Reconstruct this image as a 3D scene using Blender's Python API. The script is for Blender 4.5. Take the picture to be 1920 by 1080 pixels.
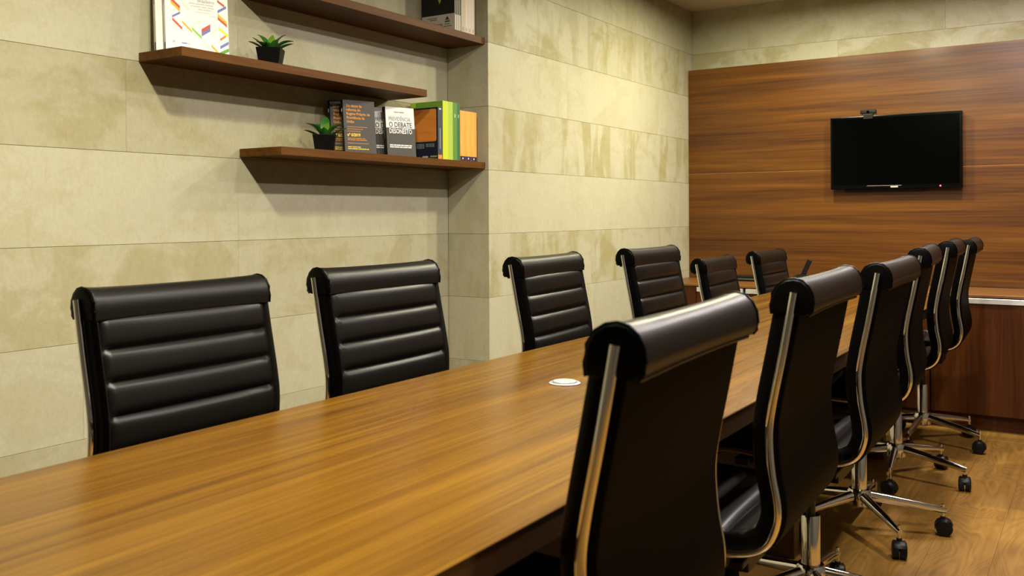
import bpy, bmesh, math, random
from mathutils import Vector, Matrix, Euler

for o in list(bpy.data.objects):
    bpy.data.objects.remove(o, do_unlink=True)
scene = bpy.context.scene
col = scene.collection
R = math.radians
rnd = random.Random(7)

# ------------------------------------------------------------------ camera
CAM_H = 1.15
yaw, roll, fpx, cyp = 0.5733, -0.005, 1726.147, 401.943
fw = Vector((-math.sin(yaw), math.cos(yaw), 0))
rt = Vector((math.cos(yaw), math.sin(yaw), 0))
up = Vector((0, 0, 1))
rt2 = math.cos(roll) * rt + math.sin(roll) * up
up2 = -math.sin(roll) * rt + math.cos(roll) * up
cam_data = bpy.data.cameras.new('camera')
cam = bpy.data.objects.new('camera', cam_data)
col.objects.link(cam)
cam.matrix_world = Matrix(((rt2.x, up2.x, -fw.x, 0), (rt2.y, up2.y, -fw.y, 0), (rt2.z, up2.z, -fw.z, CAM_H), (0, 0, 0, 1)))
cam_data.sensor_fit = 'HORIZONTAL'
cam_data.sensor_width = 36
cam_data.lens = fpx * 36 / 1920
cam_data.shift_y = -(540 - cyp) / 1920
cam_data.clip_start = 0.02
cam_data.dof.use_dof = True
cam_data.dof.focus_distance = 3.2
cam_data.dof.aperture_fstop = 6.3
scene.camera = cam

# ------------------------------------------------------------------ world, exposure
world = bpy.data.worlds.new('world')
scene.world = world
world.use_nodes = True
world.node_tree.nodes['Background'].inputs[0].default_value = (0.02, 0.02, 0.02, 1)
world.node_tree.nodes['Background'].inputs[1].default_value = 0.0
vs = scene.view_settings
vs.view_transform = 'Standard'
vs.look = 'None'
vs.gamma = 1.0
vs.use_curve_mapping = False
vs.exposure = 0.14

# ------------------------------------------------------------------ room measures
XR, XP, YS, YE, YPAN = -2.625, -2.392, 3.508, 6.005, 5.926   # recess wall, column face, column side, far wall, wood cladding
XRIGHT, YNEAR, ZC = 1.35, -1.3, 2.5336
JZ = [0.765 + 0.2952 * k for k in range(-3, 7)]

# ceiling lamps: (x, y, power, colour)
WARM, NEUT = (1.0, 0.95, 0.66), (1.0, 0.905, 0.87)
LAMPS = [(-1.25, 1.25, 54, WARM, 'recessed ceiling downlight over the table, nearest the shelves'), (-0.50, 1.25, 60, NEUT, 'recessed ceiling downlight over the nearest right-hand chair'),
         (0.30, 1.25, 32, WARM, 'recessed ceiling downlight over the aisle, nearest the camera'), (-0.50, 2.45, 30, NEUT, 'recessed ceiling downlight over the third right-hand chair'),
         (-1.15, 4.00, 38, WARM, 'recessed ceiling downlight over the table beside the column'), (0.30, 3.60, 40, NEUT, 'recessed ceiling downlight over the aisle, halfway along the room'),
         (-1.50, 5.00, 40, WARM, 'recessed ceiling downlight over the far wall-side chair'), (-0.50, 4.85, 48, NEUT, 'recessed ceiling downlight over the far right-hand chair')]

# ------------------------------------------------------------------ material helpers
def new_mat(name):
    m = bpy.data.materials.new(name)
    m.use_nodes = True
    nt = m.node_tree
    return m, nt, nt.nodes['Principled BSDF']

def plain(name, rgb, rough=0.5, metal=0.0, spec=0.5, emit=None, bump=None):
    m, nt, b = new_mat(name)
    b.inputs['Base Color'].default_value = (*rgb, 1)
    b.inputs['Roughness'].default_value = rough
    b.inputs['Metallic'].default_value = metal
    b.inputs['Specular IOR Level'].default_value = spec
    if emit:
        b.inputs['Emission Color'].default_value = (*emit[0], 1)
        b.inputs['Emission Strength'].default_value = emit[1]
    n = nt.nodes.new('ShaderNodeTexNoise')
    n.inputs['Scale'].default_value = bump[0] if bump else 40
    n.inputs['Detail'].default_value = 3
    tc = nt.nodes.new('ShaderNodeTexCoord')
    nt.links.new(tc.outputs['Object'], n.inputs['Vector'])
    mr = nt.nodes.new('ShaderNodeMapRange')
    mr.inputs['To Min'].default_value = max(0.02, rough * 0.88)
    mr.inputs['To Max'].default_value = min(1, rough * 1.12)
    nt.links.new(n.outputs['Fac'], mr.inputs['Value'])
    nt.links.new(mr.outputs['Result'], b.inputs['Roughness'])
    if bump:
        bp = nt.nodes.new('ShaderNodeBump')
        bp.inputs['Strength'].default_value = bump[1]
        bp.inputs['Distance'].default_value = bump[2]
        nt.links.new(n.outputs['Fac'], bp.inputs['Height'])
        nt.links.new(bp.outputs['Normal'], b.inputs['Normal'])
    return m

def wood(name, cols, axis, band=5.0, along=0.45, fine=70.0, rough=0.35, contrast=1.0, spec=0.5, coat=0.0, randomize=False, cath=0.0):
    """streaky veneer; grain runs along 'axis'"""
    m, nt, b = new_mat(name)
    L, N = nt.links.new, nt.nodes.new
    tc = N('ShaderNodeTexCoord')
    vec = tc.outputs['Object']
    if randomize:
        oi = N('ShaderNodeObjectInfo')
        mul = N('ShaderNodeMath'); mul.operation = 'MULTIPLY'; mul.inputs[1].default_value = 37.0
        L(oi.outputs['Random'], mul.inputs[0])
        add = N('ShaderNodeVectorMath'); add.operation = 'ADD'
        L(vec, add.inputs[0]); L(mul.outputs[0], add.inputs[1])
        vec = add.outputs[0]
    def nz(sc_across, sc_along, detail, dist, vec=vec, rg=0.55):
        mp = N('ShaderNodeMapping')
        s = [sc_across] * 3
        s[axis] = sc_along
        mp.inputs['Scale'].default_value = s
        L(vec, mp.inputs['Vector'])
        n = N('ShaderNodeTexNoise')
        n.inputs['Scale'].default_value = 1.0
        n.inputs['Detail'].default_value = detail
        n.inputs['Roughness'].default_value = rg
        n.inputs['Distortion'].default_value = dist
        L(mp.outputs[0], n.inputs['Vector'])
        return n.outputs['Fac']
    a = nz(band, along, 4, 0.6)
    f = nz(fine, along * 3.0, 4, 0.2, rg=0.65)
    g = nz(band * 3.4, along * 1.3, 5, 1.2)
    def math_(op, x, y):
        q = N('ShaderNodeMath'); q.operation = op
        for i, v in enumerate((x, y)):
            if isinstance(v, (int, float)): q.inputs[i].default_value = v
            else: L(v, q.inputs[i])
        return q.outputs[0]
    s = math_('ADD', math_('MULTIPLY', a, 0.44), math_('MULTIPLY', f, 0.26))
    s = math_('ADD', s, math_('MULTIPLY', g, 0.30))
    if cath:
        w = nz(band * 0.9, along * 1.6, 1, 0.8)
        rings = math_('SINE', math_('MULTIPLY', w, 95.0), 0)
        s = math_('ADD', s, math_('MULTIPLY', rings, cath))
    s = math_('ADD', math_('MULTIPLY', math_('SUBTRACT', s, 0.5), contrast * 2.0), 0.5)
    cr = N('ShaderNodeValToRGB')
    el = cr.color_ramp.elements
    el[0].position, el[1].position = 0.0, 1.0
    el[0].color = (*cols[0], 1); el[1].color = (*cols[-1], 1)
    for i, c in enumerate(cols[1:-1]):
        e = el.new((i + 1) / (len(cols) - 1)); e.color = (*c, 1)
    L(s, cr.inputs['Fac'])
    outc = cr.outputs['Color']
    if randomize:
        hv = N('ShaderNodeHueSaturation')
        vm = N('ShaderNodeMapRange'); vm.inputs['To Min'].default_value = 0.92; vm.inputs['To Max'].default_value = 1.06
        L(oi.outputs['Random'], vm.inputs['Value']); L(vm.outputs[0], hv.inputs['Value']); L(outc, hv.inputs['Color'])
        outc = hv.outputs['Color']
    L(outc, b.inputs['Base Color'])
    mr = N('ShaderNodeMapRange')
    mr.inputs['To Min'].default_value = rough * 0.9; mr.inputs['To Max'].default_value = rough * 1.12
    L(f, mr.inputs['Value']); L(mr.outputs[0], b.inputs['Roughness'])
    b.inputs['Specular IOR Level'].default_value = spec
    b.inputs['Coat Weight'].default_value = coat
    b.inputs['Coat Roughness'].default_value = 0.2
    bp = N('ShaderNodeBump'); bp.inputs['Strength'].default_value = 0.06; bp.inputs['Distance'].default_value = 0.002
    L(f, bp.inputs['Height']); L(bp.outputs[0], b.inputs['Normal'])
    return m

def cement(name):
    """burnished cement slab; object colour red = how blotchy, green = streakiness, blue = tone"""
    m, nt, b = new_mat(name)
    L, N = nt.links.new, nt.nodes.new
    ge = N('ShaderNodeNewGeometry'); oi = N('ShaderNodeObjectInfo')
    sep = N('ShaderNodeSeparateColor'); L(oi.outputs['Color'], sep.inputs[0])
    mul = N('ShaderNodeMath'); mul.operation = 'MULTIPLY'; mul.inputs[1].default_value = 23.0
    L(oi.outputs['Random'], mul.inputs[0])
    add = N('ShaderNodeVectorMath'); add.operation = 'ADD'
    L(ge.outputs['Position'], add.inputs[0]); L(mul.outputs[0], add.inputs[1])
    def nz(scale, detail, dist, rg=0.55):
        mp = N('ShaderNodeMapping'); mp.inputs['Scale'].default_value = scale
        L(add.outputs[0], mp.inputs['Vector'])
        n = N('ShaderNodeTexNoise'); n.inputs['Scale'].default_value = 1; n.inputs['Detail'].default_value = detail
        n.inputs['Distortion'].default_value = dist; n.inputs['Roughness'].default_value = rg
        L(mp.outputs[0], n.inputs['Vector'])
        return n.outputs['Fac']
    def mr(v, a, bb, c=0.0, d=1.0, smooth=True):
        q = N('ShaderNodeMapRange')
        if smooth: q.interpolation_type = 'SMOOTHSTEP'
        q.inputs['From Min'].default_value = a; q.inputs['From Max'].default_value = bb
        q.inputs['To Min'].default_value = c; q.inputs['To Max'].default_value = d
        L(v, q.inputs['Value']); return q.outputs[0]
    def mm(op, x, y):
        q = N('ShaderNodeMath'); q.operation = op
        for i, v in enumerate((x, y)):
            if isinstance(v, (int, float)): q.inputs[i].default_value = v
            else: L(v, q.inputs[i])
        return q.outputs[0]
    big = mr(nz((3.4, 3.4, 4.6), 8, 0.7, 0.62), 0.45, 0.60)
    streak = mr(nz((7.5, 7.5, 1.6), 4, 0.7), 0.46, 0.60)
    scum = mr(nz((26, 26, 14), 6, 0.4, 0.7), 0.45, 0.72)
    fine = nz((90, 90, 60), 5, 0.0, 0.7)
    blot = mm('ADD', mm('MULTIPLY', big, sep.outputs[0]), mm('MULTIPLY', streak, sep.outputs[1]))
    blot = mm('ADD', blot, mm('MULTIPLY', scum, 0.20))
    blot = mm('ADD', blot, mm('SUBTRACT', 1.0, oi.outputs['Alpha']))
    blot = mm('MINIMUM', blot, 1.0)
    c1 = N('ShaderNodeMix'); c1.data_type = 'RGBA'
    L(blot, c1.inputs['Factor'])
    c1.inputs['A'].default_value = (0.390, 0.368, 0.262, 1)
    c1.inputs['B'].default_value = (0.290, 0.256, 0.128, 1)
    hv = N('ShaderNodeHueSaturation')
    tone = mm('ADD', sep.outputs[2], mr(fine, 0.3, 0.7, -0.06, 0.06, False))
    L(tone, hv.inputs['Value']); L(c1.outputs['Result'], hv.inputs['Color'])
    L(hv.outputs['Color'], b.inputs['Base Color'])
    L(mr(big, 0, 1, 0.50, 0.62), b.inputs['Roughness'])
    b.inputs['Specular IOR Level'].default_value = 0.3
    bp = N('ShaderNodeBump'); bp.inputs['Strength'].default_value = 0.12; bp.inputs['Distance'].default_value = 0.003
    L(fine, bp.inputs['Height']); L(bp.outputs[0], b.inputs['Normal'])
    return m

M = {}
M['cement'] = cement('cement_slab')
M['backing'] = plain('wall_backing', (0.16, 0.145, 0.095), 0.9)
M['paint'] = plain('wall_paint', (0.07, 0.064, 0.052), 0.8, bump=(220, 0.1, 0.001))
M['ceil'] = plain('ceiling_paint', (0.44, 0.395, 0.29), 0.85, bump=(260, 0.1, 0.001))
M['table'] = wood('table_veneer', [(0.0313, 0.0113, 0.0008), (0.0761, 0.031, 0.0018), (0.1163, 0.0527, 0.0031), (0.1522, 0.0752, 0.0051)], 1, band=11.0, along=0.6, fine=110, rough=0.27, contrast=1.45, spec=0.32)
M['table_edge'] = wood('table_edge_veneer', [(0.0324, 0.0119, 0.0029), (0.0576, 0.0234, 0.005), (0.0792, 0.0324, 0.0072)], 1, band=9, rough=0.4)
M['panel'] = wood('cladding_veneer', [(0.0207, 0.0051, 0.0005), (0.0596, 0.0183, 0.0012), (0.1037, 0.0357, 0.002), (0.1503, 0.0587, 0.004)], 0, band=13.0, along=0.6, fine=120, rough=0.42, contrast=1.5, spec=0.22, coat=0.35)
M['cab'] = wood('cabinet_veneer', [(0.015, 0.0035, 0.0008), (0.0376, 0.0097, 0.0014), (0.0639, 0.0177, 0.0024), (0.0865, 0.0257, 0.0039)], 2, band=8.0, along=0.6, fine=80, rough=0.4, contrast=1.5, spec=0.2)
M['cabtop'] = wood('cabinet_top_veneer', [(0.081, 0.0281, 0.0043), (0.1404, 0.054, 0.0081), (0.1944, 0.081, 0.013)], 0, band=9.0, rough=0.4)
M['shelf'] = wood('shelf_veneer', [(0.0224, 0.007, 0.0008), (0.0643, 0.0223, 0.0021), (0.1063, 0.0394, 0.0039), (0.1344, 0.0533, 0.006)], 1, band=24, along=1.2, fine=140, rough=0.5, contrast=1.0, spec=0.15)
M['floor'] = wood('floor_laminate', [(0.0861, 0.0378, 0.0055), (0.1788, 0.0879, 0.0152), (0.2385, 0.125, 0.0243), (0.2915, 0.1655, 0.038)], 1, band=7.0, along=1.0, fine=90, rough=0.34, contrast=1.0, randomize=True, cath=0.05)
M['subfloor'] = plain('subfloor', (0.05, 0.03, 0.015), 0.9)
M['leather'] = plain('black_leather', (0.0040, 0.0034, 0.0029), 0.36, spec=0.20, bump=(420, 0.18, 0.0008))
M['leather_side'] = plain('black_leather_edge', (0.0008, 0.0007, 0.0006), 0.34, spec=0.07, bump=(420, 0.15, 0.0008))
M['shell'] = plain('black_back_leather', (0.0007, 0.0006, 0.0004), 0.55, spec=0.025, bump=(420, 0.18, 0.0008))
M['chrome'] = plain('chrome', (0.80, 0.78, 0.74), 0.09, metal=1.0)
M['black'] = plain('black_plastic', (0.0035, 0.0034, 0.0034), 0.42, spec=0.25, bump=(300, 0.1, 0.0005))
M['darkmetal'] = plain('dark_metal', (0.03, 0.03, 0.03), 0.35, metal=0.6)
M['screen'] = plain('screen_glass', (0.0006, 0.0008, 0.0007), 0.15, spec=0.05)
M['gloss'] = plain('gloss_black', (0.0012, 0.0012, 0.0013), 0.2, spec=0.12)
M['alu'] = plain('satin_aluminium', (0.72, 0.71, 0.68), 0.42, metal=0.75)
M['puck'] = plain('puck_plastic', (0.27, 0.27, 0.28), 0.35)
M['pot'] = plain('pot_black', (0.002, 0.0018, 0.0017), 0.45, spec=0.12)
M['soil'] = plain('soil', (0.03, 0.02, 0.012), 0.95, bump=(120, 0.6, 0.004))
M['leaf'] = plain('leaf_green', (0.022, 0.11, 0.012), 0.38)
M['leaf_young'] = plain('leaf_young', (0.14, 0.30, 0.02), 0.4)
M['led'] = plain('red_led', (0.6, 0.02, 0.03), 0.4, emit=((1.0, 0.05, 0.08), 6.0))
M['lampglow'] = plain('lamp_diffuser', (0.9, 0.9, 0.88), 0.6)
M['lampring'] = plain('lamp_ring', (0.75, 0.75, 0.74), 0.4)
M['pages'] = plain('paper_pages', (0.5, 0.47, 0.40), 0.85)
PRINT = {}
def ink(rgb, rough=0.5):
    k = (tuple(round(c, 3) for c in rgb), rough)
    if k not in PRINT:
        PRINT[k] = plain('printed_ink_%d' % len(PRINT), tuple(min(0.85, c * 0.8) for c in rgb), rough, spec=0.35)
    return PRINT[k]

# ------------------------------------------------------------------ mesh helpers
class MB:
    def __init__(s): s.v, s.f = [], []
    def add(s, vs, fs):
        o = len(s.v); s.v += [tuple(p) for p in vs]; s.f += [tuple(i + o for i in f) for f in fs]; return s
    def box(s, a, b):
        x0, y0, z0 = a; x1, y1, z1 = b
        return s.add([(x0, y0, z0), (x1, y0, z0), (x1, y1, z0), (x0, y1, z0), (x0, y0, z1), (x1, y0, z1), (x1, y1, z1), (x0, y1, z1)],
                     [(0, 3, 2, 1), (4, 5, 6, 7), (0, 1, 5, 4), (1, 2, 6, 5), (2, 3, 7, 6), (3, 0, 4, 7)])
    def tube(s, pts, rad, n=10, cap=True, sx=1.0, ref=(0, 0, 1)):
        pts = [Vector(p) for p in pts]
        if not hasattr(rad, '__len__'): rad = [rad] * len(pts)
        rings = []
        for i, p in enumerate(pts):
            t = (pts[min(i + 1, len(pts) - 1)] - pts[max(i - 1, 0)]).normalized()
            rf = Vector(ref)
            if abs(t.dot(rf)) > 0.97: rf = Vector((1, 0, 0))
            a = t.cross(rf).normalized(); b = a.cross(t).normalized()
            rings.append([p + (a * math.cos(2 * math.pi * k / n) * sx + b * math.sin(2 * math.pi * k / n)) * rad[i] for k in range(n)])
        vs = [q for r in rings for q in r]; fs = []
        for i in range(len(rings) - 1):
            for k in range(n):
                fs.append((i * n + k, i * n + (k + 1) % n, (i + 1) * n + (k + 1) % n, (i + 1) * n + k))
        if cap:
            fs.append(tuple(range(n - 1, -1, -1))); e = (len(rings) - 1) * n
            fs.append(tuple(range(e, e + n)))
        return s.add(vs, fs)
    def lathe(s, prof, n=24, c=(0, 0), axis='z', capped=True):
        vs, fs = [], []
        for r, z in prof:
            for k in range(n):
                a = 2 * math.pi * k / n
                p = (c[0] + r * math.cos(a), c[1] + r * math.sin(a), z)
                if axis == 'y': p = (p[0], p[2], p[1])
                vs.append(p)
        m = len(prof)
        for i in range(m - 1):
            for k in range(n):
                fs.append((i * n + k, i * n + (k + 1) % n, (i + 1) * n + (k + 1) % n, (i + 1) * n + k))
        if capped:
            fs.append(tuple(range(n - 1, -1, -1))); fs.append(tuple(range((m - 1) * n, m * n)))
        return s.add(vs, fs)
    def mesh(s, name, mat, smooth=False, bevel=0.0, seg=2, angle=35):
        me = bpy.data.meshes.new(name)
        me.from_pydata(s.v, [], s.f)
        bm = bmesh.new(); bm.from_mesh(me)
        bmesh.ops.recalc_face_normals(bm, faces=bm.faces)
        if bevel > 0:
            es = [e for e in bm.edges if len(e.link_faces) == 2 and e.calc_face_angle(0) > R(30)]
            bmesh.ops.bevel(bm, geom=es, offset=bevel, segments=seg, profile=0.6, affect='EDGES')
        if smooth:
            for f in bm.faces: f.smooth = True
            for e in bm.edges:
                if len(e.link_faces) == 2 and e.calc_face_angle(0) > R(angle): e.smooth = False
        bm.to_mesh(me); bm.free()
        me.materials.append(mat)
        return me
    def build(s, name, mat, parent=None, loc=(0, 0, 0), rot=(0, 0, 0), **kw):
        return obj(name, s.mesh(name, mat, **kw), parent, loc, rot)

def obj(name, me, parent=None, loc=(0, 0, 0), rot=(0, 0, 0)):
    o = bpy.data.objects.new(name, me); col.objects.link(o)
    o.location = loc; o.rotation_euler = rot
    if parent is not None: o.parent = parent
    return o

def tag(o, label, cat, group=None):
    o['label'] = label; o['category'] = cat
    if group: o['group'] = group
    return o

def thing(name, label, cat, loc=(0, 0, 0), rz=0.0, group=None):
    o = bpy.data.objects.new(name, None); col.objects.link(o)
    o.empty_display_size = 0.1
    o.location = loc; o.rotation_euler = (0, 0, rz)
    return tag(o, label, cat, group)

def struct(o):
    o['kind'] = 'structure'; return o

def copy_tree(o, parent=None):
    c = o.copy(); col.objects.link(c); c.parent = parent
    for ch in list(o.children): copy_tree(ch, c)
    return c

# ------------------------------------------------------------------ structure: floor
floor = struct(MB().box((XR - 0.2, YNEAR - 0.2, -0.12), (XRIGHT + 0.2, YE + 0.2, -0.0085)).build('floor', M['subfloor']))
PW, PL = 0.192, 1.215
plank_cache = {}
x, ci = XR, 0
while x < XRIGHT - 0.01:
    x1 = min(x + PW, XRIGHT)
    y = YNEAR - [0.0, 0.78, 0.36, 1.02, 0.55][ci % 5]
    while y < YE - 0.01:
        y0, y1 = max(y, YNEAR), min(y + PL, YE)
        if y1 - y0 > 0.02:
            key = (round(x1 - x, 3), round(y1 - y0, 3))
            if key not in plank_cache:
                w, l = key
                plank_cache[key] = MB().box((-w / 2 + 0.0002, -l / 2 + 0.0002, -0.008), (w / 2 - 0.0002, l / 2 - 0.0002, 0)).mesh('floor_plank', M['floor'], bevel=0.0004, seg=1)
            obj('floor_plank', plank_cache[key], floor, ((x + x1) / 2, (y0 + y1) / 2, 0))
        y += PL
    x = x1; ci += 1

# ------------------------------------------------------------------ structure: walls with cement slabs
TT = 0.008
def slab(parent, axis, plane, a0, a1, z0, z1, prm):
    """axis 'x': slab in plane x=plane facing +x, a = y range;  axis 'y': plane y=plane facing -y, a = x range"""
    g = 0.0005
    w, hgt = a1 - a0 - 0.0004, z1 - z0 - 2 * g
    if axis == 'x':
        me = MB().box((-TT, -w / 2, -hgt / 2), (0, w / 2, hgt / 2)).mesh('concrete_slab', M['cement'], bevel=0.0007, seg=1)
        o = obj('concrete_slab', me, parent, (plane, (a0 + a1) / 2, (z0 + z1) / 2))
    else:
        me = MB().box((-w / 2, 0, -hgt / 2), (w / 2, TT, hgt / 2)).mesh('concrete_slab', M['cement'], bevel=0.0007, seg=1)
        o = obj('concrete_slab', me, parent, ((a0 + a1) / 2, plane, (z0 + z1) / 2))
    o.color = (*prm[:3], 1 - (prm[3] if len(prm) > 3 else 0.0))

def rows():
    zs = [0.0] + [z for z in JZ if 0.02 < z < ZC - 0.02] + [ZC]
    return list(zip(zs[:-1], zs[1:]))
ROWS = rows()
# appearance per row (floor upwards): blotch, streak, tone
REC = [(0.2, 0.1, 0.95, 0), (0.35, 0.1, 0.95, .2), (0.26, 0.05, 1.0, 0), (0.50, 0.10, 0.98, .18), (0.30, 0.05, 1.02, 0), (0.42, 0.05, 0.97, .34), (0.24, 0.0, 1.02, 0), (0.4, 0.1, 0.98, .2), (0.3, 0.1, 0.98, 0)]
COLP = [(0.2, 0.1, 0.97), (0.4, 0.2, 0.97), (0.18, 0.10, 1.02), (0.45, 0.60, 1.0), (0.18, 0.10, 1.06), (0.40, 0.75, 1.03), (0.25, 0.10, 1.05), (0.50, 0.60, 0.98), (0.35, 0.25, 0.96)]
RJ = [(2.85, 1.65, 0.45, -0.75), (2.25, 1.05, -0.15), (2.85, 1.65, 0.45, -0.75), (2.25, 1.05, -0.15), (2.25, 1.05, -0.15), (3.0, 1.8, 0.6, -0.6), (2.25, 1.05, -0.15), (2.85, 1.65, 0.45, -0.75), (2.25, 1.05, -0.15)]
PJ = [(4.54, 5.74), (4.2, 5.4), (4.54, 5.74), (4.51, 5.71), (4.54, 5.74), (4.51, 5.71), (4.25, 5.45), (4.858,), (4.25, 5.45)]

wall_left = struct(MB().box((XR - 0.2, YNEAR - 0.2, -0.1), (XR - TT - 0.0005, YS + 0.1, ZC)).build('wall_left', M['backing']))
wall_col = struct(MB().box((XR - 0.2, YS + TT + 0.0005, -0.1), (XP - TT - 0.0005, YE + 0.2, ZC)).build('wall_column', M['backing']))
wall_far = struct(MB().box((XP - 0.2, YE + TT + 0.0005, -0.1), (XRIGHT + 0.2, YE + 0.2, ZC)).build('wall_far', M['backing']))
struct(MB().box((XRIGHT, YNEAR - 0.2, -0.1), (XRIGHT + 0.2, YE + 0.2, ZC)).build('wall_right', M['paint']))
struct(MB().box((XR - 0.2, YNEAR - 0.2, -0.1), (XRIGHT + 0.2, YNEAR, ZC)).build('wall_near', M['paint']))
struct(MB().box((XR - 0.2, YNEAR - 0.2, ZC), (XRIGHT + 0.2, YE + 0.2, ZC + 0.12)).build('ceiling', M['ceil']))
for i, (z0, z1) in enumerate(ROWS):
    ys = sorted([YNEAR, YS] + [y for y in RJ[i] if YNEAR < y < YS])
    for a, b in zip(ys[:-1], ys[1:]):
        slab(wall_left, 'x', XR, a, b, z0, z1, (REC[i][0] * rnd.uniform(.8, 1.15), REC[i][1], REC[i][2] * rnd.uniform(.985, 1.015), REC[i][3]))
    ys = sorted([YS, YE] + list(PJ[i]))
    for a, b in zip(ys[:-1], ys[1:]):
        slab(wall_col, 'x', XP, a, b, z0, z1, (COLP[i][0] * rnd.uniform(.8, 1.15), COLP[i][1] * rnd.uniform(.8, 1.1), COLP[i][2] * rnd.uniform(.985, 1.015)))
    slab(wall_col, 'y', YS, XR, XP - TT, z0, z1, (0.5 * COLP[i][0], 0.3, COLP[i][2] * .97))
    if z1 > 2.0:
        xs = [XP, -1.42, -0.22, XRIGHT] if i % 2 else [XP, -2.0, -0.8, 0.4, XRIGHT]
        for a, b in zip(xs[:-1], xs[1:]):
            slab(wall_far, 'y', YE, a, b, z0, z1, (0.35 * rnd.uniform(.8, 1.2) if z0 > 2.2 else 0.8, 0.05, 0.98))

# ------------------------------------------------------------------ ceiling downlights (real lamps, above the frame)
for i, (lx, ly, pw, lc, lab) in enumerate(LAMPS):
    t = thing('ceiling_downlight', lab, 'ceiling light', (lx, ly, ZC), 0, 'ceiling downlights')
    MB().lathe([(0.062, -0.001), (0.085, -0.001), (0.085, -0.006), (0.066, -0.012), (0.062, -0.012), (0.062, -0.001)], 28, capped=False).build('trim_ring', M['lampring'], t, smooth=True)
    ld = bpy.data.lights.new('downlight_lamp', 'AREA')
    ld.shape = 'DISK'; ld.size = 0.12; ld.energy = pw; ld.color = lc; ld.spread = R(180)
    lo = bpy.data.objects.new('downlight_lamp', ld); col.objects.link(lo); lo.parent = t; lo.location = (0, 0, -0.006)

# ------------------------------------------------------------------ wood cladding on the far wall
clad = thing('wall_cladding', 'satin brown wood-veneer cladding behind the television on the far wall', 'wall panel', (0, YPAN, 0))
for a, b in ((0.717, 1.4158), (1.4182, 2.1225)):
    MB().box((XP + 0.001, 0, -(b - a) / 2), (XRIGHT - 0.002, 0.075, (b - a) / 2)).build('veneer_board', M['panel'], clad, (0, 0, (a + b) / 2), bevel=0.0012, seg=1)

MB().box((XP + 0.002, 0.0006, 1.4160), (XRIGHT - 0.003, 0.02, 1.4180)).build('joint_highlight', plain('painted_highlight', (0.30, 0.15, 0.035), 0.5), clad)  # pale strip added to paint the highlight along the board joint
# ------------------------------------------------------------------ credenza
YC = 5.38
tag(MB().box((XP + 0.002, YC - 0.004, 0.703), (0.70, YPAN - 0.001, 0.716)).build('credenza_top', M['cabtop'], bevel=0.001, seg=1),
    'long brown wooden worktop running over the low cabinets under the television', 'worktop')
UNITS = [(-2.39, -1.822, 'low brown cabinet in the corner by the concrete column', 0.262), (-1.818, -1.312, 'low brown cabinet behind the two farthest wall-side chairs', 0.0),
         (-1.308, -0.802, 'low brown cabinet below the television, behind the far window-side chairs', 0.0), (-0.798, 0.02, 'low dark brown cabinet at the right, pale aluminium strip along its door', 0.0),
         (0.024, 0.69, 'low brown cabinet beyond the right edge', 0.0)]
UNITS[2] = (-1.308, -0.802, 'low brown cabinet below the television, mostly hidden by the table', 0.0)
for (a, b, lab, filler) in UNITS[:4]:
    t = thing('low_cabinet', lab, 'cabinet', ((a + b) / 2, YC, 0), 0, 'low cabinets along the far wall')
    w = (b - a) / 2
    MB().box((-w, 0.022, 0.085), (w, YPAN - YC - 0.002, 0.7025)).build('body', M['cab'], t)
    MB().box((-w, 0.05, 0.0005), (w, 0.068, 0.0845)).build('plinth', M['cab'], t)
    d0 = -w + 0.002
    if filler:
        MB().box((-w + 0.001, 0.0, 0.087), (-w + filler, 0.021, 0.7015)).build('filler_panel', M['cab'], t, bevel=0.001, seg=1)
        d0 = -w + filler + 0.004
    d = MB().box((d0, 0.001, 0.087), (w - 0.002, 0.021, 0.668)).build('door', M['cab'], t, bevel=0.001, seg=1)
    mb = MB().box((d0 + 0.003, -0.006, 0.6695), (w - 0.008, 0.020, 0.6965))
    hd = mb.build('edge_handle', M['alu'], d, bevel=0.0012, seg=1)
    hd['label'] = 'satin aluminium edge handle'
    MB().box((d0, 0.012, 0.668), (w - 0.002, 0.021, 0.7015)).build('door_edge', M['black'], d)

# ------------------------------------------------------------------ television + webcam
tv = thing('television', 'black flat-screen television hung on the wood cladding', 'television', (-1.065, YPAN, 1.515))
W2, H2 = 0.370, 0.222
MB().box((-W2, -0.062, -H2), (W2, -0.030, H2)).build('bezel', M['gloss'], tv, bevel=0.004)
MB().box((-W2 + 0.014, -0.0632, -H2 + 0.026), (W2 - 0.014, -0.0622, H2 - 0.014)).build('screen', M['screen'], tv)
MB().box((-0.30, -0.030, -0.236), (0.16, -0.012, 0.10)).build('rear_housing', M['black'], tv, bevel=0.006)
MB().box((-0.10, -0.012, -0.08), (0.10, -0.0005, 0.08)).build('wall_bracket', M['darkmetal'], tv)
MB().box((-0.02, -0.0637, -H2 + 0.0075), (0.021, -0.0622, -H2 + 0.0155)).build('name_plate', ink((0.55, 0.5, 0.47)), tv)
MB().box((-0.155, -0.0634, -H2 + 0.0175), (0.04, -0.0622, -H2 + 0.0200)).build('chrome_line', ink((0.25, 0.23, 0.2)), tv)
MB().lathe([(0.0045, 0), (0.0045, 0.0016)], 10, axis='y').build('standby_light', M['led'], tv, (0.253, -0.0637, -H2 + 0.012))['label'] = 'glowing red standby light'
wc = thing('webcam', 'small black webcam clipped on top of the television', 'webcam', (-1.212, YPAN - 0.047, 1.737))
MB().box((-0.046, -0.016, 0.012), (0.046, 0.012, 0.037)).build('camera_body', M['black'], wc, bevel=0.007, seg=3, smooth=True)
MB().box((-0.028, -0.018, 0.0005), (0.028, 0.016, 0.011)).build('clip_foot', M['black'], wc, bevel=0.002)
MB().box((-0.026, -0.021, -0.018), (0.026, -0.0175, 0.006)).build('clip_hook', M['black'], wc)
MB().lathe([(0.008, 0), (0.008, 0.004), (0.005, 0.005)], 16, axis='y').build('lens', M['screen'], wc, (0.0, -0.0205, 0.024))

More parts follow.
